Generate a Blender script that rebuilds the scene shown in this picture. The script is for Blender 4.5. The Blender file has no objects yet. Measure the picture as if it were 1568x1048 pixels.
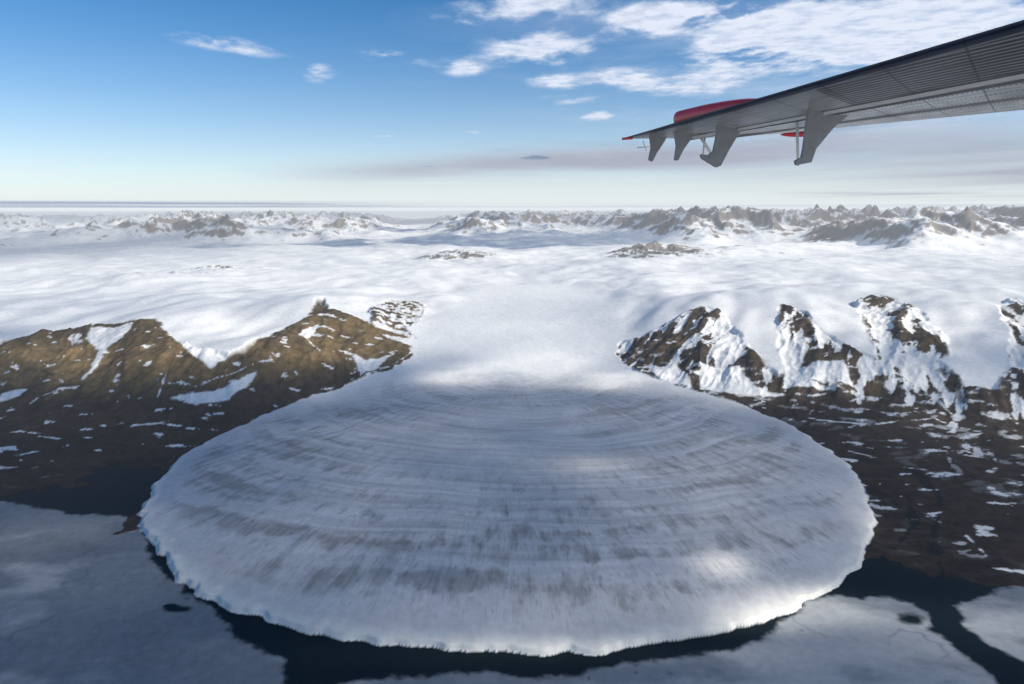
import bpy, math, numpy as np
from mathutils import Vector
P=math.radians(11.1); F=1045.3; H=2000.0
SP,CP_=math.sin(P),math.cos(P)
scene=bpy.context.scene
SUN_EL=math.radians(31); SUN_AZ=math.radians(108)   # azimuth clockwise from +Y
sd=np.array([math.sin(SUN_AZ)*math.cos(SUN_EL), math.cos(SUN_AZ)*math.cos(SUN_EL), math.sin(SUN_EL)])

# ---------------------------------------------------------------- noise
_r=np.random.RandomState(11)
PERM=_r.permutation(256).astype(np.int64); PERM=np.concatenate([PERM,PERM])
ANG=_r.rand(256)*2*np.pi; GX=np.cos(ANG); GY=np.sin(ANG)
def perlin(x,y,seed=0):
    x=np.asarray(x,float)+seed*17.37; y=np.asarray(y,float)+seed*9.71
    xi=np.floor(x).astype(np.int64); yi=np.floor(y).astype(np.int64)
    fx=x-xi; fy=y-yi; xi&=255; yi&=255
    u=fx*fx*fx*(fx*(fx*6-15)+10); v=fy*fy*fy*(fy*(fy*6-15)+10)
    def g(i,j,dx,dy):
        h=PERM[PERM[(xi+i)&255]+((yi+j)&255)]
        return GX[h]*dx+GY[h]*dy
    a=g(0,0,fx,fy); b=g(1,0,fx-1,fy); c=g(0,1,fx,fy-1); d=g(1,1,fx-1,fy-1)
    return ((a+u*(b-a))+v*((c+u*(d-c))-(a+u*(b-a))))*1.4
def fbm(x,y,o=4,seed=0,gain=.5):
    s=0;a=1;n=0
    for i in range(o):
        s=s+a*perlin(x,y,seed+i*3); n+=a; a*=gain; x=x*2.03; y=y*2.03
    return s/n
def ridged(x,y,o=5,seed=0,gain=.5):
    s=0;a=1;n=0;w=1
    for i in range(o):
        r=(1-np.abs(perlin(x,y,seed+i*3)))**2
        s=s+a*r*w; w=np.clip(r*1.3,0,1); n+=a; a*=gain; x=x*2.07; y=y*2.07
    return s/n
def sst(a,b,x):
    t=np.clip((x-a)/(b-a),0,1); return t*t*(3-2*t)

# ---------------------------------------------------------------- image pixel helpers (image coordinates back-projected to ground)
def ray(u,v):
    a=(u-784)/F; b=(523.5-v)/F
    return np.array([a,CP_+b*SP,-SP+b*CP_])
def cpw(u,v,z):
    d=ray(u,v); t=(H-z)/(-d[2]); return (d[0]*t,d[1]*t,z)
def Q(x,y):
    r=np.sqrt(x*x+y*y)+1; return np.arctan2(x,y),np.log(r)
CT=[(0,800,-25),(-150,900,-25),(100,900,-25),(300,1000,-25),(0,1040,-25),(500,1060,-25),(800,1080,-25),(1100,1060,-25),(1350,1000,-25),(1568,1040,-25),(1650,950,-20),(1440,905,-10),(1350,885,-14),(195,765,-12),(150,755,-8),
(0,752,5),(60,742,8),(150,705,8),(220,705,5),(60,700,20),(0,700,30),
(0,650,90),(150,650,90),(250,680,30),(300,650,60),(100,600,220),(0,600,240),(250,600,230),(400,600,170),(400,632,60),(500,590,150),(100,560,370),(0,560,390),(250,550,440),(400,550,400),(520,560,280),(600,560,240),
(0,520,560),(100,498,640),(240,488,660),(350,488,660),(430,480,680),(490,458,760),(560,480,620),(620,500,460),(640,468,590),(632,545,250),
(700,560,235),(790,560,230),(880,560,235),(700,510,380),(790,505,390),(900,510,380),(700,460,560),(800,455,580),(930,455,600),
(790,610,150),(600,620,120),(1000,620,120),(790,700,110),(450,700,70),(1150,700,70),(790,800,90),(400,800,50),(1200,800,50),(790,900,60),(500,900,40),(1100,900,40),(250,800,12),(1310,800,12),(790,985,12),(400,935,8),(1200,925,8),
(1000,455,700),(1085,468,740),(1200,462,760),(1330,447,820),(1450,430,850),(1568,430,860),(945,540,270),(960,562,232),(1000,540,330),(1060,540,400),(1060,596,160),(1100,560,330),(1160,600,170),(1200,560,370),(1200,620,110),(1300,560,400),(1300,610,200),(1400,560,440),(1420,620,200),(1500,600,300),(1568,560,480),(1568,640,200),(1250,650,60),(1350,680,55),(1450,700,80),(1568,720,90),(1350,760,22),(1450,800,25),(1568,800,40),(1400,860,5),(1500,860,10),(1568,870,12),
(0,480,700),(200,465,730),(100,440,720),(350,450,730),(0,400,700),(250,400,720),(500,420,700),(600,440,660),(800,420,680),(1000,420,720),(800,390,700),(1250,410,800),(1450,400,850),(400,380,700),(1100,375,760),(0,372,700),(1568,380,850)]
pts=[cpw(*c) for c in CT]
for az in (-90,-60,-45,-20,0,20,45,60,90):
    a=math.radians(az)
    for r,z in ((250,-25),(1200,-25)): pts.append((r*math.sin(a),r*math.cos(a),z))
    for r,z in ((34e3,760),(60e3,750),(120e3,600),(400e3,200)): pts.append((r*math.sin(a),r*math.cos(a),z))
for az,sgn in ((-62,1),(-90,1),(62,1),(90,1)):
    a=math.radians(az)
    for r,z in ((3500,-20),(6000,200),(9000,600),(14000,750)): pts.append((r*math.sin(a),r*math.cos(a),z))
pts=np.array(pts); qx,qy=Q(pts[:,0],pts[:,1]); n=len(pts); C2=.03**2
A=np.sqrt((qx[:,None]-qx)**2+(qy[:,None]-qy)**2+C2)
PM=np.stack([np.ones(n),qx,qy],1)
M=np.block([[A+np.eye(n)*-1e-3,PM],[PM.T,np.zeros((3,3))]])
W=np.linalg.solve(M,np.concatenate([pts[:,2],np.zeros(3)]))
def base(x,y):
    sh=np.shape(x); x=np.ravel(x); y=np.ravel(y); out=np.empty(len(x))
    for i in range(0,len(x),100000):
        ax,ay=Q(x[i:i+100000],y[i:i+100000])
        o=W[n]+W[n+1]*ax+W[n+2]*ay
        for k in range(n):
            o=o+W[k]*np.sqrt((ax-qx[k])**2+(ay-qy[k])**2+C2)
        out[i:i+100000]=o
    return out.reshape(sh)
def ground(uv):
    uv=np.array(uv,float); rs=np.geomspace(1500,60e3,450); res=[]
    X=[];Y=[];Z=[]
    for u,v in uv:
        d=ray(u,v); d=d/math.hypot(d[0],d[1]); X.append(d[0]*rs);Y.append(d[1]*rs);Z.append(H+d[2]*rs)
    X=np.array(X);Y=np.array(Y);Z=np.array(Z); B=np.maximum(base(X,Y),0)
    for i in range(len(uv)):
        k=np.argmax(Z[i]<B[i])
        if not Z[i][k]<B[i][k]: k=449
        if k>0:
            a=Z[i][k-1]-B[i][k-1]; b=B[i][k]-Z[i][k]; f=a/(a+b+1e-9) if a+b>0 else 1
        else: f=1;k=1
        res.append((X[i][k-1]+(X[i][k]-X[i][k-1])*f,Y[i][k-1]+(Y[i][k]-Y[i][k-1])*f,B[i][k-1]+(B[i][k]-B[i][k-1])*f))
    return np.array(res)
def sdf(poly,x,y,m=600):
    p=np.asarray(poly)[:,:2]; out=np.full(x.shape,-1e4)
    sel=(x>p[:,0].min()-m)&(x<p[:,0].max()+m)&(y>p[:,1].min()-m)&(y<p[:,1].max()+m)
    X=x[sel];Y=y[sel]; d=np.full(X.shape,1e12); ins=np.zeros(X.shape,bool)
    for i in range(len(p)):
        a=p[i]; b=p[(i+1)%len(p)]; e=b-a; l=e@e+1e-9
        t=np.clip(((X-a[0])*e[0]+(Y-a[1])*e[1])/l,0,1)
        d=np.minimum(d,(X-a[0]-t*e[0])**2+(Y-a[1]-t*e[1])**2)
        c=(a[1]>Y)!=(b[1]>Y)
        if abs(e[1])>1e-9: ins^=c&(X<(e[0]*(Y-a[1])/e[1]+a[0]))
    d=np.sqrt(d); out[sel]=np.where(ins,d,-d); return out
def pline(pl,x,y,m=300):
    p=np.asarray(pl)[:,:2]; out=np.full(x.shape,1e4)
    sel=(x>p[:,0].min()-m)&(x<p[:,0].max()+m)&(y>p[:,1].min()-m)&(y<p[:,1].max()+m)
    X=x[sel];Y=y[sel]; d=np.full(X.shape,1e12)
    for i in range(len(p)-1):
        a=p[i]; b=p[i+1]; e=b-a; l=e@e+1e-9
        t=np.clip(((X-a[0])*e[0]+(Y-a[1])*e[1])/l,0,1)
        d=np.minimum(d,(X-a[0]-t*e[0])**2+(Y-a[1]-t*e[1])**2)
    out[sel]=np.sqrt(d); return out

# ---------------------------------------------------------------- terrain grid (log-polar level of detail)
rs=[250.]
def grow(to,f):
    while rs[-1]<to: rs.append(rs[-1]*(1+f))
grow(2400,.05); grow(4600,.0024); grow(9500,.0031); grow(24e3,.0050); grow(48e3,.0034); grow(70e3,.008); grow(420e3,.02)
rs=np.array(rs)
az=np.radians(np.concatenate([np.linspace(-110,-46,36,endpoint=False),np.linspace(-46,46,1080),np.linspace(46,110,37)[1:]]))
R,AZ=np.meshgrid(rs,az,indexing='ij')
X=R*np.sin(AZ); Y=R*np.cos(AZ); NR,NC=X.shape
B=base(X,Y)
w1=fbm(X/420,Y/420,4,1); w2=fbm(X/130,Y/130,4,2); w3=fbm(X/2500,Y/2500,3,3); w4=fbm(X/45,Y/45,3,5)
AZD=np.degrees(AZ)

LOBE=[(632,545),(600,565),(550,582),(480,605),(400,635),(330,668),(270,705),(235,745),(220,785),(222,815),(240,848),(270,882),(315,912),(360,935),(410,952),(480,970),(540,982),(640,993),(740,1000),(800,1002),(900,999),(1000,990),(1080,975),(1150,957),(1200,941),(1260,910),(1305,880),(1330,845),(1340,800),(1330,755),(1300,715),(1255,680),(1220,655),(1160,628),(1080,602),(1010,582),(960,562),(943,540),(948,515),(1000,455),(900,430),(700,430),(655,462),(640,500)]
lw=ground(LOBE)
dl=sdf(lw,X,Y,1500)
dlraw=dl
dl=dl+w1*48+fbm(X/150,Y/150,2,2)*34
lobe=sst(-6,6,dl)
cliffw=1-sst(6000,7200,R)
Z=np.maximum(B,0)
LR=[(-500,560),(-300,540),(0,522),(60,507),(110,500),(150,494),(240,490),(262,512),(300,532),(350,545),(375,532),(400,515),(440,500),(470,485),(485,462),(495,461),(505,474),(535,480),(560,492),(590,505),(600,520),(632,530),(634,548),(600,570),(550,590),(400,645),(330,680),(290,730),(260,800),(-500,900)]
RR=[(948,522),(985,515),(1010,500),(1060,478),(1085,471),(1110,478),(1122,500),(1150,530),(1192,572),(1202,560),(1190,520),(1193,480),(1197,467),(1230,482),(1260,510),(1300,532),(1345,548),(1332,520),(1318,485),(1310,462),(1345,450),(1400,470),(1450,510),(1455,540),(1440,552),(1480,592),(1525,598),(1540,560),(1552,520),(1530,475),(1545,455),(1800,480),(2000,900),(1568,1000),(1300,920),(1300,755),(1200,655),(1080,612),(1060,603),(1000,585),(950,565),(940,540)]
wob=w1*60+w2*45
rock=np.maximum(sst(-25,25,sdf(ground(LR),X,Y)+wob),sst(-25,25,sdf(ground(RR),X,Y)+wob))
SPK=[(562,470),(600,459),(652,462),(648,485),(622,500),(640,518),(600,518),(572,498)]
spk=sst(-20,30,sdf(ground(SPK),X,Y)+wob)
rock=np.maximum(rock,spk)
rock=rock*(1-lobe)
Bn=B+w1*14+w2*7
seaflat=(Bn<0)|((rock<.5)&(R<5600)&(B<40))
hill=rock*sst(40,260,B)
gx=X+w3*500
xr=X*.8-Y*.45; yr=Y*.8+gx*.45
gul=ridged(gx/620,Y/2100,5,21)
gul2=ridged(xr/520,yr/1700,5,23)
rel=np.where(X>0,gul2,gul)
Z=Z+hill*((rel-.5)*np.where(X>0,125,85)+fbm(X/180,Y/180,5,25)*24)+rock*(fbm(X/250,Y/250,5,27)*14*sst(0,60,B))
lobeS=sst(-60,600,dlraw)
plat=(1-rock)*(1-lobeS)*sst(300,600,B)
Z=Z+plat*(fbm(X/2600,Y/2600,4,31)*190+fbm(X/500,Y/500,3,33)*10)*sst(8500,13000,R)
Z=Z+plat*(1-sst(9000,15000,R))*(fbm((X*.8-Y*.4)/1100,(Y+X*.5)/2000,3,35)*170)
NUN=[(700,396,900,150),(1015,392,1100,200),(985,392,500,120),(1130,384,700,130),(335,415,700,110),(215,432,500,70),(1200,388,400,70),(300,422,500,60),(1300,372,1500,140),(1380,388,600,90),(1270,400,900,70)]
nunz=np.zeros_like(Z)
for u,v,s,h in NUN:
    g=ground([(u,v)])[0]
    nunz=nunz+h*np.exp(-(((X-g[0])/(s*1.3))**2+((Y-g[1])/(s*1.5))**2))
Z=Z+nunz*(.6+.8*ridged(X/900,Y/900,5,41))
amp=560+220*sst(0,30,AZD)
gap=1-.7*np.exp(-((AZD+8)/3.2)**2)-.35*np.exp(-((AZD+31)/4)**2)
front=26000+1800*np.sin(AZD*.35)+2500*fbm(AZD/7,AZD*0,2,43)-2500*sst(12,34,AZD)
mm=sst(0,4500,R-front)*(1-.4*sst(60e3,110e3,R))
lane=sst(-.3,.2,fbm(X/9000,Y/13000,3,47))
rg=ridged(X/4600,Y/4600,5,45,.5)
mz=mm*gap*(.3+.7*lane)*amp*(rg**1.4)*2.2
Z=Z+mz
# outlet lobe surface: cliff and gentle relief
CY_=7400.
thA=np.arctan2(X-80,-(Y-CY_)); rA=np.hypot(X-80,Y-CY_)
Z=Z+lobe*(cliffw*(17*sst(0,26,dl)+42*(1-np.exp(-np.maximum(dl,0)/300)))+fbm(X/350,Y/350,4,51)*7)
edgez=(1-sst(300,1600,dl))*cliffw*lobe
crv=perlin(thA*110,rA/420,53)+.5*perlin(thA*230,rA/260,54)
Z=Z+edgez*(crv*.8+fbm(X/60,Y/60,3,57)*1.6)*sst(60,300,dl)
flat=seaflat&(dl<=0)&(R<9000)
Z=np.where(flat,0.0,Z); Z=np.maximum(Z,0)

# ---------------------------------------------------------------- colours (albedo)
def c3(r,g,b): return np.array([r,g,b])
def mix(a,b,m): return a*(1-m[...,None])+b*m[...,None]
gyr,gyc=np.gradient(Z)
sr_=gyr/np.gradient(rs)[:,None]; sc_=gyc/(R*np.gradient(az)[None,:])
slope=np.hypot(sr_,sc_)
dzx=sr_*np.sin(AZ)+sc_*np.cos(AZ); dzy=sr_*np.cos(AZ)-sc_*np.sin(AZ)
NRM=np.stack([-dzx,-dzy,np.ones_like(dzx)],-1); NRM/=np.linalg.norm(NRM,axis=-1,keepdims=True); NRM=NRM.reshape(-1,3)
snowc=c3(.87,.86,.83); one=np.ones(X.shape+(3,))
col=one*snowc
tone=fbm(X/700,Y/700,5,61)
gold=np.where(X<0,sst(150,330,B)*(1-.55*sst(520,660,B))*(.95+tone*1.5),(.12+.8*tone)*sst(80,260,B))  # golden-brown rock; the dark lower left slope also paints in cloud shade
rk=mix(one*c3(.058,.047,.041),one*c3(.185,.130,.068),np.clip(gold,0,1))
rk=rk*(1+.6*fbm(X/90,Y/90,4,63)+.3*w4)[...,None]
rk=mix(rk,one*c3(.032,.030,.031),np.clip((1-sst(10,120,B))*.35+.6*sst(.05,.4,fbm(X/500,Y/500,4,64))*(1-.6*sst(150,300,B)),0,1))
sn=fbm((xr+w3*300)/130,yr/700,5,65)*1.0+(.50-rel)*1.0+.35*w2
snL=fbm(gx/220,Y/700,5,66)*.8+(.5-rel)*.9+.2*w2
sn2=fbm(X/230,Y/120,5,67)
covR=-.40+.48*sst(120,560,B)+.10*np.exp(-((X-1900)/700)**2)
covL=-.58+.30*sst(430,660,B)-.1*(X>-3500)
snow_h=np.where(X>0,sst(-.02,.05,sn+covR),sst(-.02,.05,snL+covL))*sst(40,120,B)
low=sst(.30,.36,sn2+.10*w3)*sst(5,25,B)
ledge=sst(.42,.6,np.sin(Z/7.5+w1*5)*.5+sn2*1.2)*np.exp(-((B-210)/100)**2)*(X>0)
SNP=[[(256,508),(300,495),(372,500),(405,505),(375,530),(345,548),(322,565),(295,547),(270,522)],
[(140,500),(205,497),(190,515),(165,530),(150,560),(128,580),(150,535),(130,518)],
[(262,610),(330,600),(392,568),(382,590),(350,614),(300,620)],
[(540,545),(560,552),(602,545),(580,562),(552,578)],
[(0,604),(45,590),(32,606),(0,615)],[(455,512),(470,505),(500,490),(490,498),(470,520)],
[(985,560),(1040,562),(1052,575),(1062,597),(1010,582)],[(1075,560),(1130,562),(1150,590),(1200,606),(1120,603),(1070,598)],
[(1205,560),(1290,556),(1310,590),(1240,586),(1300,600),(1200,592)],
[(1120,480),(1150,530),(1196,575),(1192,520),(1185,470)],
[(1320,470),(1345,530),(1330,470)]]
snp=np.zeros_like(Z)
for p in SNP: snp=np.maximum(snp,sst(-10,14,sdf(ground(p),X,Y)+wob*.6+w4*14))
LN=[([(240,612),(250,590),(256,565)],8),([(205,651),(245,648),(275,652)],16),([(60,668),(90,672)],14),([(10,700),(60,690)],10),
([(1440,690),(1480,690),(1500,700),(1560,708)],8),([(1300,690),(1340,700)],8),([(1380,715),(1430,722)],7),([(1520,870),(1568,876)],14),([(1420,790),(1440,800)],6),([(1480,820),(1510,850)],5),([(1240,640),(1330,652),(1430,640),(1500,660)],7),([(1360,560),(1420,590),(1470,640)],8),([(300,595),(380,560),(410,548)],7),([(0,640),(60,610),(130,585),(160,530)],8),([(480,500),(470,520),(490,540)],8),([(630,540),(600,560),(556,578)],9)]
for l,wd in LN: snp=np.maximum(snp,sst(wd+6,wd-6,pline(ground(l),X,Y)+np.abs(w1)*30+wob*.5+w4*12))
sr=np.clip(np.maximum(np.maximum(snow_h,np.maximum(low,ledge)*.9),snp),0,1)
sr=np.where(spk>.5,np.maximum(sr,sst(-.06,.02,w2)),sr)
rk=mix(rk,one*snowc*.95,sr)
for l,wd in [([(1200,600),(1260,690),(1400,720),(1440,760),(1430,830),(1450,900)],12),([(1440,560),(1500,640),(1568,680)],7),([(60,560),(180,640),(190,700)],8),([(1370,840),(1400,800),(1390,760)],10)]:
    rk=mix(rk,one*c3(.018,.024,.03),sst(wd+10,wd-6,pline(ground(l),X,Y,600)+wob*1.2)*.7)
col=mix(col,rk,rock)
ns=fbm(X/520,Y/520,5,71,.6)
farr=sst(.42,.60,slope*.72+ns*.75)*sst(14000,26000,R)*np.clip(mz/120,0,1)
farr=np.maximum(farr,sst(.10,.2,slope+fbm(X/350,Y/350,4,73)*.4-.10)*np.clip((nunz-45)/50,0,1))
frc=mix(one*c3(.085,.062,.050),one*c3(.17,.13,.10),np.clip(.5+ns,0,1))
col=mix(col,frc,farr*.85)
pl=plat*(1-farr)
col=col*(1-.06*(pl*sst(-.1,.5,fbm(X/3000,Y/900,4,75)))[...,None])
# glacier foot: dirty ablation bands
foot=lobe*sst(7800,6400,R)
thd=fbm(thA*40,rA/300,5,81,.62); band=fbm(thA*1.6,(rA+w1*120)/190,3,83)
side=np.clip(sst(1000,2200,np.abs(X)),0,1)
frontness=(1-sst(900+700*side,2300+800*side,dl))*sst(80,320,dl)
cr=sst(.05,.5,perlin(thA*120,rA/190,85)+.6*perlin(thA*260,rA/110,86))
dirt=np.clip(sst(-.12,.5,thd*.9+.85*band+.3*fbm(X/600,Y/600,4,84))*frontness*(.80+.5*cr),0,1)
icec=one*c3(.60,.59,.58)
arc=fbm(thA*1.8,(rA+w3*260+w1*30)/65,4,89); arc2=sst(.12,.4,fbm(thA*1.5,(rA+w3*260)/130,4,93))
icec=icec*(1+.12*fbm(X/500,Y/300,4,88)+.34*arc*sst(200,900,dl)-.14*arc2*sst(200,900,dl)+.10*fbm(thA*8,rA/400,4,90))[...,None]
icec=mix(icec,one*c3(.20,.19,.18),dirt*.66)
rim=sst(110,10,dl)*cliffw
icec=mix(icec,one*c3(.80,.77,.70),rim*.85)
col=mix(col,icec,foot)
# frozen sea with leads
seac=one*c3(.011,.020,.026)
SI=[[(-900,760),(-200,755),(0,765),(60,775),(100,787),(150,786),(214,797),(224,838),(256,885),(306,925),(335,942),(350,965),(400,990),(430,1010),(440,1050),(470,1200),(300,1500),(-900,1500)],
[(440,1060),(600,1034),(760,1028),(820,1038),(900,1032),(960,1014),(1050,1001),(1130,988),(1185,965),(1206,944),(1250,914),(1330,910),(1400,922),(1424,945),(1418,965),(1462,990),(1502,1020),(1532,1060),(1640,1300),(1200,1600),(500,1600)],
[(1462,928),(1490,918),(1540,900),(1600,880),(1900,900),(1900,1100),(1568,1012),(1510,990),(1480,960)]]
sdi=np.full(Z.shape,-1e4)
for p in SI: sdi=np.maximum(sdi,sdf(ground(p),X,Y,1500))
sdi=sdi+w1*40+w2*48+w4*14+8
icem=sst(-8,30,sdi)
for u,v,s in ((270,932,34),(1400,948,40),(262,928,20)):
    g=ground([(u,v)])[0]; icem=icem*sst(.6,1.5,np.hypot((X-g[0])/(s*1.8),(Y-g[1])/s)+w2*1.1)
pock=sst(.30,.5,fbm(X/70,Y/70,4,91)+.4*w1-.1)
seai=one*c3(.20,.225,.25)*(1+.22*fbm(X/900,Y/900,5,92)+.14*w2+.10*w4)[...,None]
seai=mix(seai,one*c3(.50,.505,.50),sst(.05,.5,fbm(X/800,Y/380,6,94)+.36*sst(-700,1800,X))*.7)
seai=mix(seai,one*c3(.06,.085,.11),pock*.6*sst(300,0,sdi))
crk=sst(.035,.0,np.abs(fbm(X/700,Y/500,4,96)))*sst(.0,.3,fbm(X/900,Y/900,2,97))
seai=mix(seai,one*c3(.09,.12,.14),crk*.4)
seac=mix(seac,seai,icem)
seam=flat.astype(float)
col=mix(col,seac,seam)
col=np.clip(col,.008,.9)
wet=seam*(1-icem)
haze=1-np.exp(-np.maximum(R-4000,0)/105e3); haze=np.clip(haze,0,.9)  # aerial haze by distance, painted onto the terrain surface
kind=foot*sst(50,260,dl)

# ---------------------------------------------------------------- mesh building
idx=np.arange(NR*NC).reshape(NR,NC)
quads=np.stack([idx[:-1,:-1],idx[:-1,1:],idx[1:,1:],idx[1:,:-1]],-1).reshape(-1,4)
co=np.stack([X,Y,Z],-1).reshape(-1,3).astype(np.float32)
colf=np.concatenate([col.reshape(-1,3),np.ones((NR*NC,1))],1).astype(np.float32)
def mesh_from(name,q,mat,co,attrs,colf,nrm=None):
    used=np.unique(q); mp=np.full(len(co),-1,np.int64); mp[used]=np.arange(len(used)); q=mp[q]
    me=bpy.data.meshes.new(name); me.vertices.add(len(used)); me.vertices.foreach_set('co',co[used].ravel())
    me.loops.add(q.size); me.loops.foreach_set('vertex_index',q.ravel().astype(np.int32))
    me.polygons.add(len(q)); me.polygons.foreach_set('loop_start',(np.arange(len(q))*4).astype(np.int32))
    me.polygons.foreach_set('loop_total',np.full(len(q),4,np.int32))
    me.update(calc_edges=True)
    me.polygons.foreach_set('use_smooth',np.ones(len(q),bool))
    if colf is not None:
        a=me.color_attributes.new('Col','FLOAT_COLOR','POINT'); a.data.foreach_set('color',colf[used].ravel())
    for k,v in attrs.items():
        a=me.attributes.new(k,'FLOAT','POINT'); a.data.foreach_set('value',v.ravel()[used].astype(np.float32))
    if nrm is not None: me.normals_split_custom_set_from_vertices(nrm[used].tolist())
    me.materials.append(mat); ob=bpy.data.objects.new(name,me); scene.collection.objects.link(ob); return ob
def nt(mat):
    mat.use_nodes=True; t=mat.node_tree; t.nodes.clear(); return t,t.nodes,t.links
class NB:
    def __init__(s,t): s.t=t
    def n(s,typ,ins={},**kw):
        nd=s.t.nodes.new(typ)
        for k,v in kw.items(): setattr(nd,k,v)
        for k,v in ins.items():
            if isinstance(v,bpy.types.NodeSocket): s.t.links.new(v,nd.inputs[k])
            else: nd.inputs[k].default_value=v
        return nd
    def m(s,op,a,b=0.0,c=None):
        d={0:a,1:b}
        if c is not None: d[2]=c
        return s.n('ShaderNodeMath',d,operation=op).outputs[0]
def terrain_mat(name,ice=False,water=False,far=False):
    m=bpy.data.materials.new(name); t,N,L=nt(m); b=NB(t)
    cl=b.n('ShaderNodeAttribute',attribute_name='Col').outputs['Color']
    geo=b.n('ShaderNodeNewGeometry').outputs['Position']
    n1=b.n('ShaderNodeTexNoise',{'Vector':geo,'Scale':.004 if far else .022,'Detail':4.0,'Roughness':.62}).outputs[0]
    f=b.m('MULTIPLY_ADD',n1,.5 if not ice else .4,.75 if not ice else .8)
    v=b.n('ShaderNodeVectorMath',{0:cl},operation='SCALE'); L.new(f,v.inputs['Scale']); colr=v.outputs[0]
    hgt=b.m('MULTIPLY',n1,6. if not far else 25.); ro=.85
    if ice:
        kd=b.n('ShaderNodeAttribute',attribute_name='foot').outputs['Fac']
        sx=b.n('ShaderNodeSeparateXYZ',{0:geo})
        dx=b.m('SUBTRACT',sx.outputs[0],80.); dy=b.m('SUBTRACT',CY_,sx.outputs[1])
        th=b.m('ARCTAN2',dx,dy); rr=b.m('SQRT',b.m('ADD',b.m('MULTIPLY',dx,dx),b.m('MULTIPLY',dy,dy)))
        cv=b.n('ShaderNodeCombineXYZ',{0:b.m('MULTIPLY',th,260.),1:b.m('MULTIPLY',rr,.011)}).outputs[0]
        st=b.n('ShaderNodeTexNoise',{'Vector':cv,'Scale':1.0,'Detail':2.0,'Roughness':.6}).outputs[0]
        st=b.n('ShaderNodeMapRange',{0:st,1:.54,2:.74,3:0.,4:1.}).outputs[0]
        st=b.m('MULTIPLY',b.m('MULTIPLY',st,kd),b.n('ShaderNodeMapRange',{0:rr,1:1500.,2:4200.,3:.05,4:.40}).outputs[0])
        colr=b.n('ShaderNodeMix',{0:st,6:colr,7:(.15,.15,.155,1)},data_type='RGBA').outputs[2]
        hgt=b.m('MULTIPLY',n1,3.)
    if water:
        wt=b.n('ShaderNodeAttribute',attribute_name='wet').outputs['Fac']
        hgt=b.m('MULTIPLY',hgt,b.m('SUBTRACT',1.,wt)); ro=b.n('ShaderNodeMapRange',{0:wt,1:0.,2:1.,3:.85,4:.5}).outputs[0]
    bp=b.n('ShaderNodeBump',{'Height':hgt,'Strength':.5,'Distance':1.0}).outputs[0]
    bs=b.n('ShaderNodeBsdfPrincipled',{'Base Color':colr,'Roughness':ro,'Normal':bp,'Specular IOR Level':.04})
    sh=bs.outputs[0]
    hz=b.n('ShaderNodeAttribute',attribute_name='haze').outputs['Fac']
    em=b.n('ShaderNodeEmission',{'Color':(.70,.74,.79,1),'Strength':.95})  # haze is a pale glow added to the surface, not air
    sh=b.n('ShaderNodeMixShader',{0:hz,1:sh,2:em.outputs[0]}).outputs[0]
    b.n('ShaderNodeOutputMaterial',{0:sh}); return m
fl=quads[:,0]
isl=(dl>0).ravel()[fl]&(R.ravel()[fl]<9000); iss=flat.ravel()[fl]&~isl
isf=(R.ravel()[fl]>22500)&~iss&~isl; ish=(rock.ravel()[fl]>.5)&~isl&~iss&~isf
rest=~(isl|iss|isf|ish)
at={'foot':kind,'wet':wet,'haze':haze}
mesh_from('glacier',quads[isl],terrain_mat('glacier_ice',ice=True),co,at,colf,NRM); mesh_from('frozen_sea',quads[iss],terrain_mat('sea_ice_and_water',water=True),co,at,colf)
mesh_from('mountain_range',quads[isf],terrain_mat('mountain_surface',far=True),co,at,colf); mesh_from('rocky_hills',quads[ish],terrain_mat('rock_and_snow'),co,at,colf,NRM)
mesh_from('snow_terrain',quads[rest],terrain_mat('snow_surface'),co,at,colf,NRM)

# ---------------------------------------------------------------- clouds
def cloud_mat(name,colr,trans=.65,scale=0):
    m=bpy.data.materials.new(name); t,N,L=nt(m); b=NB(t)
    a=b.n('ShaderNodeAttribute',attribute_name='alpha').outputs['Fac']
    if scale:
        geo=b.n('ShaderNodeNewGeometry').outputs['Position']
        n1=b.n('ShaderNodeTexNoise',{'Vector':geo,'Scale':scale,'Detail':4.0,'Roughness':.6}).outputs[0]
        a=b.m('MULTIPLY',a,b.n('ShaderNodeMapRange',{0:n1,1:.3,2:.7,3:.6,4:1.25}).outputs[0]); a=b.m('MINIMUM',a,.96)
    d=b.n('ShaderNodeBsdfDiffuse',{'Color':colr}); tr=b.n('ShaderNodeBsdfTranslucent',{'Color':colr})
    mx=b.n('ShaderNodeMixShader',{0:trans,1:d.outputs[0],2:tr.outputs[0]})
    tp=b.n('ShaderNodeBsdfTransparent')
    ms=b.n('ShaderNodeMixShader',{0:a,1:tp.outputs[0],2:mx.outputs[0]}); b.n('ShaderNodeOutputMaterial',{0:ms.outputs[0]}); return m
def sheet(name,Xs,Ys,z,alpha,mat):
    nr,nc=Xs.shape; i=np.arange(nr*nc).reshape(nr,nc)
    q=np.stack([i[:-1,:-1],i[:-1,1:],i[1:,1:],i[1:,:-1]],-1).reshape(-1,4)
    af=alpha.ravel(); q=q[(af[q].max(1)>.012)]
    c=np.stack([Xs,Ys,np.broadcast_to(z,Xs.shape)],-1).reshape(-1,3).astype(np.float32)
    return mesh_from(name,q,mat,c,{'alpha':alpha},None)
CW=cloud_mat('cloud_white',(.97,.97,.97,1),.9,.0012); CO=cloud_mat('cloud_shadow_deck',(.9,.88,.86,1),.6)
gx_,gy_=np.meshgrid(np.linspace(-9000,9500,280),np.linspace(500,13500,210))
DZ=5200.; kx=sd[0]/sd[2]; ky=sd[1]/sd[2]
DXg=gx_+kx*(DZ-150); DYg=gy_+ky*(DZ-150)
al=.84+.25*fbm(gx_/1500,gy_/1200,4,101)
lit=np.zeros_like(al)  # gaps in the deck, placed to drop sunlit patches on the ground
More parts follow.
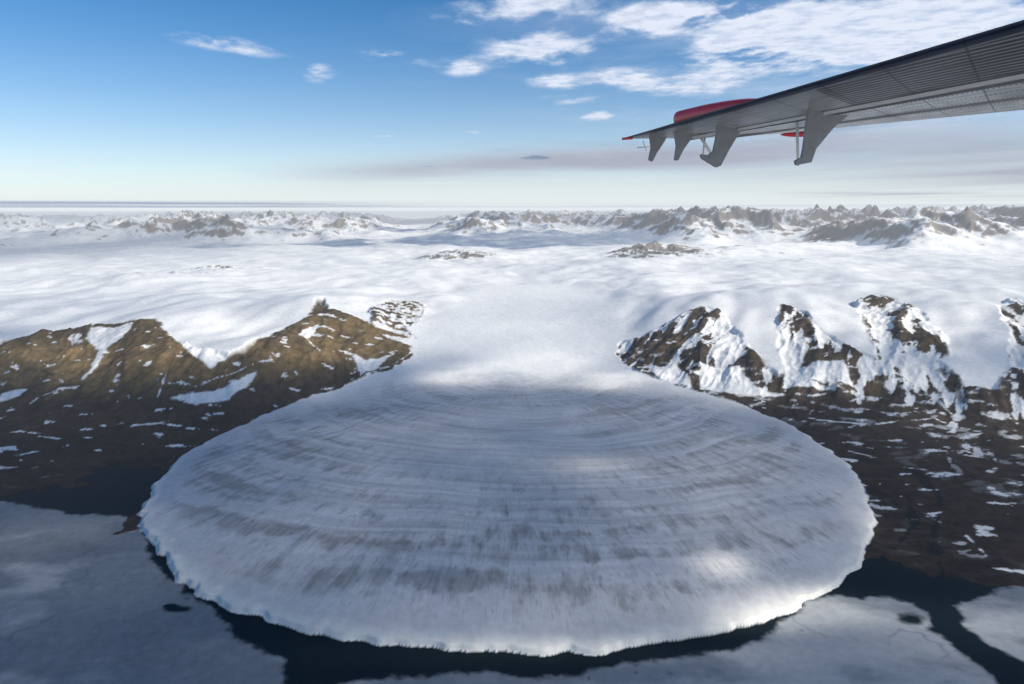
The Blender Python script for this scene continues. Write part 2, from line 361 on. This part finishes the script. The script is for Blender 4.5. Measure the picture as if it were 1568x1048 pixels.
for u,v,sx,sy,a in [(470,530,800,420,1),(220,540,1000,420,1),(340,495,1200,500,1),(60,540,500,300,.6),(830,558,520,620,1.4),(700,575,380,420,1.1),(930,585,330,300,1),(800,500,1000,350,.4),(1085,872,150,120,.9),(1235,925,350,130,1),(1160,955,300,80,.6),(1400,490,1500,900,1),(1150,500,700,800,1),(1080,570,700,350,.8),(80,820,500,350,.4),(1500,960,400,250,.4),(1250,940,600,110,.6),(1250,590,800,280,.7),(850,1000,900,50,.6),(1500,640,800,600,.5),(900,720,300,150,.35),(1320,800,150,300,.4)]:
    g=ground([(u,v)])[0]; cx=g[0]+kx*(DZ-g[2]); cy=g[1]+ky*(DZ-g[2])
    lit=lit+a*np.exp(-((DXg-cx)/sx)**2-((DYg-cy)/sy)**2)
al=al*(1-np.clip(lit*1.1+.9*lit*fbm(gx_/500,gy_/400,4,103),0,1))
al=al*(1-.70*sst(7200,8600,gy_+600*fbm(gx_/2500,gy_/2500,3,105)))*(1-sst(8600,12500,gy_+1500*fbm(gx_/1800,gy_/1800,4,106)))*sst(-9000,-7500,gx_)*(1-sst(8000,9400,gx_))*sst(500,1500,gy_)
sheet('cloud',DXg,DYg,DZ,np.clip(al,0,.92),CO)  # unseen deck above the frame, shaped to shade the foreground
dzc=7600.; q_=(dzc-H)/2300.
rr=np.geomspace(6500*q_,60e3*q_,420); aa=np.radians(np.linspace(-44,46,760)); RR_,AA=np.meshgrid(rr,aa,indexing='ij')
CX=RR_*np.sin(AA); CY=RR_*np.cos(AA)
def pix(x,y,z):
    dz=z-H; dep=y*CP_-dz*SP; up=y*SP+dz*CP_; return 784+F*x/dep,523.5-F*up/dep
U,V=pix(CX,CY,dzc)
nz=fbm(CX/q_/1100,CY/q_/1700,6,111,.62); nzb=fbm(CX/q_/5200,CY/q_/3200,4,115)
den=np.zeros_like(U)
for u,v,su,sv,s,k in [(340,66,84,13,1.0,.16),(488,112,26,15,.85,0),(605,88,56,14,.95,.1),(705,105,38,14,.8,0),(700,38,60,18,.7,0),(830,75,90,28,1.15,0),(800,6,120,24,1.0,0),(857,124,46,11,.9,0),(958,120,52,17,.95,0),(985,38,80,22,.85,0),(1110,95,80,26,1.1,-.1),(1180,35,130,38,1.2,0),(1290,50,130,46,1.6,-.1),(1400,55,150,50,1.5,0),(1500,20,110,45,1.3,0),(915,178,26,10,.95,0),(1070,135,90,16,.7,0),(590,208,20,5,.75,0),(720,203,20,5,.6,0),(860,150,60,12,.6,0),(1050,20,90,20,.75,0)]:
    den=den+s*np.exp(-((U-u)/su)**2-((V-v-k*(U-u))/sv)**2)
al=sst(.20,.98,den*(.82+1.75*nz))*.95
al=np.maximum(al,.30*sst(-.25,.5,nzb+.4*nz)*sst(500,1200,U)*sst(250,110,V))
sheet('cloud.001',CX,CY,dzc,np.clip(al,0,.95),CW)
CM=cloud_mat('stratus_mauve',(.56,.525,.56,1),.75)
dzs=5200.; rr=np.geomspace(20e3,400e3,260); RR_,AA=np.meshgrid(rr,aa[::2],indexing='ij'); SX=RR_*np.sin(AA); SY=RR_*np.cos(AA); U,V=pix(SX,SY,dzs)
nn=fbm(SX/30000,SY/52000,5,121)
al=.95*sst(300,850,U)*np.exp(-((V-256-12*np.sin(U/230)+22*sst(1000,1500,U))/(20+28*sst(900,1500,U)))**2)*np.clip(.8+1.3*nn,0,1.2)
al=al+.5*sst(1150,1300,U)*np.exp(-((V-297)/4)**2)*np.clip(.6+2*nn,0,1.2)
sheet('cloud.002',SX,SY,dzs,np.clip(al,0,.85),CM)
CB=cloud_mat('stratus_blue',(.44,.50,.60,1),.7)
dzs=2160.; rr=np.geomspace(9000,300e3,260); RR_,AA=np.meshgrid(rr,aa[::2],indexing='ij'); SX=RR_*np.sin(AA); SY=RR_*np.cos(AA); U,V=pix(SX,SY,dzs)
nn=fbm(SX/12000,SY/26000,5,131)
al=.9*sst(800,200,U)*sst(305,311,V)*sst(326,317,V)*np.clip(.8+1.2*nn,0,1.2)+.3*sst(200,800,U)*sst(310,315,V)*sst(326,317,V)*np.clip(.5+2*nn,0,1)
sheet('cloud.003',SX,SY,dzs,np.clip(al,0,.9),CB)

# ---------------------------------------------------------------- aircraft wing
wing=bpy.data.objects.new('aircraft_wing',None); scene.collection.objects.link(wing); wing.location=(3,8,H+1.1)
bpy.context.view_layer.update()
def at_px(u,v,t):
    d=ray(u,v); return Vector((d[0]*t,d[1]*t,d[2]*t))
A0=at_px(952,212,10.6); B0=at_px(1568,30,4.25); D0=at_px(1140,209,9.3); C0=at_px(1568,168,6.2)
O=Vector((0,0,H))
def addmesh(name,vs,fs,mat,smooth=False,uvs=None,bevel=0):
    me=bpy.data.meshes.new(name); org=wing.location
    me.from_pydata([tuple(v+O-org) for v in vs],[],fs); me.update()
    if uvs is not None:
        ul=me.uv_layers.new(name='UVMap')
        for l in me.loops: ul.data[l.index].uv=uvs[l.vertex_index]
    for p in me.polygons: p.use_smooth=smooth
    me.materials.append(mat); ob=bpy.data.objects.new(name,me); scene.collection.objects.link(ob); ob.parent=wing
    if bevel:
        mo=ob.modifiers.new('b','BEVEL'); mo.width=bevel; mo.segments=2
    return ob
def pmat(name,colr,rough=.4,metal=0.,noise=.15,scale=6.):
    m=bpy.data.materials.new(name); t,N,L=nt(m); b=NB(t)
    tc=b.n('ShaderNodeTexCoord').outputs['Object']
    n1=b.n('ShaderNodeTexNoise',{'Vector':tc,'Scale':scale,'Detail':6.0}).outputs[0]
    f=b.m('MULTIPLY_ADD',n1,noise*2,1-noise)
    v=b.n('ShaderNodeVectorMath',{0:colr[:3]},operation='SCALE'); L.new(f,v.inputs['Scale'])
    bs=b.n('ShaderNodeBsdfPrincipled',{'Base Color':v.outputs[0],'Roughness':rough,'Metallic':metal}); b.n('ShaderNodeOutputMaterial',{0:bs.outputs[0]}); return m
def wing_mat():
    m=bpy.data.materials.new('wing_aluminium'); t,N,L=nt(m); b=NB(t)
    uv=b.n('ShaderNodeTexCoord').outputs['UV']; s=b.n('ShaderNodeSeparateXYZ',{0:uv}); sx,sy=s.outputs[0],s.outputs[1]
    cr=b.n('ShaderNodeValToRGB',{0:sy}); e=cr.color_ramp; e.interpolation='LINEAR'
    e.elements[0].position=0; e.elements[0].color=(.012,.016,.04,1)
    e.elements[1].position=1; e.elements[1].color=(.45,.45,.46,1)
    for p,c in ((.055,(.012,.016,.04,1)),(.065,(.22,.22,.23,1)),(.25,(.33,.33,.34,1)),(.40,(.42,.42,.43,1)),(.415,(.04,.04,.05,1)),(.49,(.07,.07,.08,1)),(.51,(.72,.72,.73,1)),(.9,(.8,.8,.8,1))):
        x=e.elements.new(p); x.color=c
    n1=b.n('ShaderNodeTexNoise',{'Vector':b.n('ShaderNodeMapping',{0:uv,'Scale':(3.,25.,1.)}).outputs[0],'Scale':1.0,'Detail':8.0,'Roughness':.75}).outputs[0]
    n2=b.n('ShaderNodeTexNoise',{'Vector':b.n('ShaderNodeMapping',{0:uv,'Scale':(1.2,4.,1.)}).outputs[0],'Scale':1.0,'Detail':3.0}).outputs[0]
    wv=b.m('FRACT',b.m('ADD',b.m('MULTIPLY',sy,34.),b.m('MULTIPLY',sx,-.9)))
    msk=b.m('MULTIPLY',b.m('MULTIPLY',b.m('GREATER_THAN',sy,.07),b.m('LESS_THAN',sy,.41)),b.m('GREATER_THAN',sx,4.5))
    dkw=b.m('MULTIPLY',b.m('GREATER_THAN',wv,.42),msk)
    fx=b.m('SUBTRACT',b.m('FRACT',b.m('MULTIPLY',sx,16.)),.5); fy=b.m('SUBTRACT',b.m('FRACT',b.m('MULTIPLY',sy,12.)),.5)
    rd=b.m('SQRT',b.m('ADD',b.m('MULTIPLY',fx,fx),b.m('MULTIPLY',b.m('MULTIPLY',fy,fy),7.)))
    rv=b.m('MULTIPLY',b.m('LESS_THAN',rd,.24),b.m('GREATER_THAN',sy,.5))
    pn=b.m('LESS_THAN',b.m('FRACT',b.m('MULTIPLY',sx,1.3)),.03)
    pn2=b.m('LESS_THAN',b.m('FRACT',b.m('MULTIPLY',sy,5.2)),.03)
    dk=b.m('MAXIMUM',rv,b.m('MAXIMUM',pn,pn2))
    f=b.m('MULTIPLY',b.m('MULTIPLY_ADD',n1,1.6,.2),b.m('MULTIPLY_ADD',dk,-.6,1.))
    f=b.m('MULTIPLY',f,b.m('MULTIPLY_ADD',n2,1.0,.5))
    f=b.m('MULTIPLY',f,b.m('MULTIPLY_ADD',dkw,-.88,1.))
    v=b.n('ShaderNodeVectorMath',{0:cr.outputs[0]},operation='SCALE'); L.new(f,v.inputs['Scale'])
    bs=b.n('ShaderNodeBsdfPrincipled',{'Base Color':v.outputs[0],'Roughness':b.m('MULTIPLY_ADD',n1,.4,.15),'Metallic':.3}); b.n('ShaderNodeOutputMaterial',{0:bs.outputs[0]}); return m
WM=wing_mat(); GREY=pmat('bracket_grey_paint',(.20,.20,.21),.4,.2,.3,9); RED=pmat('red_paint',(.55,.03,.035),.35,0,.2,4); LITE=pmat('light_grey_paint',(.5,.5,.5),.4)
prof=[(0,0),(.03,-.02),(.12,-.035),(.3,-.045),(.5,-.05),(.7,-.045),(.88,-.03),(.97,-.012),(1,0),(.97,.02),(.85,.045),(.6,.06),(.3,.06),(.1,.04),(.03,.02)]
def wp(s,c,h=0.):
    p=A0+(B0-A0)*s; q=D0+(C0-D0)*s
    return p+(q-p)*c+Vector((0,0,h))
NS=48; vs=[];uv=[];fs=[]
for i in range(NS+1):
    s=1.55*i/NS; tk=min(1,.15+s*3.)
    for c,h in prof: vs.append(wp(s,c,h*tk)); uv.append((s*6.6,c if h<=0 else c*.05))
k=len(prof)
for i in range(NS):
    for j in range(k):
        a=i*k+j; b_=i*k+(j+1)%k; fs.append((a,b_,b_+k,a+k))
fs.append(tuple(range(k))[::-1]); fs.append(tuple(NS*k+j for j in range(k)))
addmesh('wing_panel',vs,fs,WM,True,uv)
def strip(name,c0,c1,h0,h1,s0,s1,mat):
    vs=[wp(s,c,h) for s in (s0,s1) for c,h in ((c0,h0),(c0,h1),(c1,h1),(c1,h0))]
    return addmesh(name,vs,[(0,1,5,4),(1,2,6,5),(2,3,7,6),(3,0,4,7),(3,2,1,0),(4,5,6,7)],mat)
strip('flap_track_strip',.43,.445,-.04,-.075,.12,1.5,LITE)
strip('aileron_gap_strip',.50,.506,-.04,-.065,.05,1.5,GREY)
strip('rear_spar_strip',.72,.728,-.03,-.06,.1,1.5,GREY)
def solve(u,v):
    best=None
    for i in range(0,160):
        for j in range(0,101):
            s=i/100; c=j/100; p=wp(s,c,-.04); dep=p.y*CP_-p.z*SP; uu=784+F*p.x/dep; vv=523.5-F*(p.y*SP+p.z*CP_)/dep
            e=(uu-u)**2+(vv-v)**2
            if best is None or e<best[0]: best=(e,s,c,dep)
    return best
def fin(name,u,v,poly,th=.045,mat=GREY):
    e,s,c,dep=solve(u,v); o=wp(s,c,0); k=dep/F
    ec=Vector((1,.12,0)).normalized(); es=Vector((-.12,1,0)).normalized()
    vs=[]
    for sd_ in (-th/2,th/2):
        for (a,b_) in poly: vs.append(o+ec*(a*k)+Vector((0,0,-b_*k))+es*sd_)
    m=len(poly); fs=[tuple(range(m)),tuple(range(2*m-1,m-1,-1))]+[(i,i+m,(i+1)%m+m,(i+1)%m)[::-1] for i in range(m)]
    return addmesh(name,vs,fs,mat,False,None,.006)
fin('flap_hinge_bracket_1',1265,172,[(-28,-8),(42,-10),(36,8),(12,28),(-14,60),(-20,80),(-42,84),(-44,79),(-34,74),(-32,60),(-30,20)],.05)
fin('flap_hinge_bracket_2',1115,194,[(-18,-6),(26,-8),(20,8),(2,38),(-10,62),(-16,65),(-40,52),(-42,47),(-30,48),(-22,42),(-18,18)],.05)
fin('flap_hinge_bracket_3',1045,205,[(-14,-5),(24,-10),(16,8),(2,28),(-5,43),(-10,43),(-8,22)],.04)
fin('flap_hinge_bracket_4',1005,212,[(-12,-4),(18,-6),(12,8),(0,26),(-6,38),(-11,36),(-8,18)],.04)
def rod(name,p,q,r,mat,tp=1.):
    d=(q-p).normalized(); a=d.orthogonal().normalized(); b_=d.cross(a); vs=[];fs=[]
    for pt,rr_ in ((p,r),(q,r*tp)):
        for i in range(12): vs.append(pt+a*rr_*math.cos(i*math.pi/6)+b_*rr_*math.sin(i*math.pi/6))
    fs=[(i,(i+1)%12,(i+1)%12+12,i+12) for i in range(12)]+[tuple(range(12))[::-1],tuple(range(12,24))]
    return addmesh(name,vs,fs,mat,True)
rod('push_rod_1',at_px(1220,165,7.7),at_px(1222,253,7.6),.016,LITE)
rod('push_rod_2',at_px(1160,172,8.0),at_px(1222,178,7.8),.014,LITE)
rod('push_rod_3',at_px(1064,196,9.5),at_px(1092,240,9.4),.02,LITE)
rod('push_rod_4',at_px(1080,206,9.5),at_px(1076,240,9.4),.012,LITE)
rod('push_rod_5',at_px(1218,158,7.7),at_px(1240,182,7.7),.03,LITE)
rod('static_wick_1',at_px(976,226,10.4),at_px(998,224,10.3),.008,LITE)
rod('static_wick_2',at_px(985,216,10.4),at_px(990,230,10.3),.008,LITE)
rod('tip_light',at_px(953,212.5,10.5),at_px(968,211,10.4),.018,RED,1.3)
def pod(name,pa,pb,rad,mat):
    vs=[];fs=[];ns=18;nr=16; d=(pb-pa); dn=d.normalized(); sdv=dn.cross(Vector((0,0,1))).normalized(); upv=sdv.cross(dn)
    for i in range(ns+1):
        t=i/ns; r=rad*(min(1,(t/.06)**.5 if t<.06 else 1))*(1-(max(0,t-.3)/.7)**1.8)**.6 if t<1 else 0.002
        r=max(r,.004)
        for j in range(nr): a=2*math.pi*j/nr; vs.append(pa+d*t+sdv*math.cos(a)*r*.8+upv*math.sin(a)*r)
    for i in range(ns):
        for j in range(nr): fs.append((i*nr+j,i*nr+(j+1)%nr,(i+1)*nr+(j+1)%nr,(i+1)*nr+j))
    fs+= [tuple(range(nr))[::-1],tuple(ns*nr+j for j in range(nr))]
    return addmesh(name,vs,fs,mat,True)
pod('red_wing_fairing',at_px(1033,183,9.2),at_px(1168,153,7.35),.10,RED)
pod('red_beacon_fairing',at_px(1240,204,9.0),at_px(1195,206,9.2),.04,RED)

# ---------------------------------------------------------------- light, sky, camera
w=bpy.data.worlds.new('World'); scene.world=w; w.use_nodes=True; t=w.node_tree; t.nodes.clear(); b=NB(t)
sk=b.n('ShaderNodeTexSky'); sk.sky_type='NISHITA'; sk.sun_disc=False; sk.sun_elevation=SUN_EL; sk.sun_rotation=SUN_AZ; sk.altitude=2000; sk.air_density=1.0; sk.dust_density=.2; sk.ozone_density=2.2
hs=b.n('ShaderNodeHueSaturation',{'Color':sk.outputs[0],'Saturation':1.42,'Value':1.1})
ez=b.n('ShaderNodeSeparateXYZ',{0:b.n('ShaderNodeTexCoord').outputs['Generated']}).outputs[2]
hf=b.m('MULTIPLY',b.m('EXPONENT',b.m('MULTIPLY',b.m('MAXIMUM',ez,0.),-11.)),.97)
mxs=b.n('ShaderNodeMix',{0:hf,6:hs.outputs[0],7:(7.1,7.6,8.1,1)},data_type='RGBA').outputs[2]
bg=b.n('ShaderNodeBackground',{'Color':mxs,'Strength':.11}); b.n('ShaderNodeOutputWorld',{0:bg.outputs[0]})
L_=bpy.data.lights.new('sun','SUN'); L_.energy=5.0; L_.angle=math.radians(.5); L_.color=(1,.94,.83)
so=bpy.data.objects.new('sun',L_); scene.collection.objects.link(so); so.rotation_euler=Vector(sd).to_track_quat('Z','Y').to_euler(); so.location=(0,0,6000)
cam=bpy.data.cameras.new('camera'); cam.lens=24; cam.sensor_width=36; cam.clip_start=.1; cam.clip_end=1e6
cobj=bpy.data.objects.new('camera',cam); scene.collection.objects.link(cobj); cobj.location=(0,0,H); cobj.rotation_euler=(math.pi/2-P,0,0)
scene.camera=cobj
scene.view_settings.view_transform='Standard'; scene.view_settings.look='None'; scene.view_settings.exposure=0
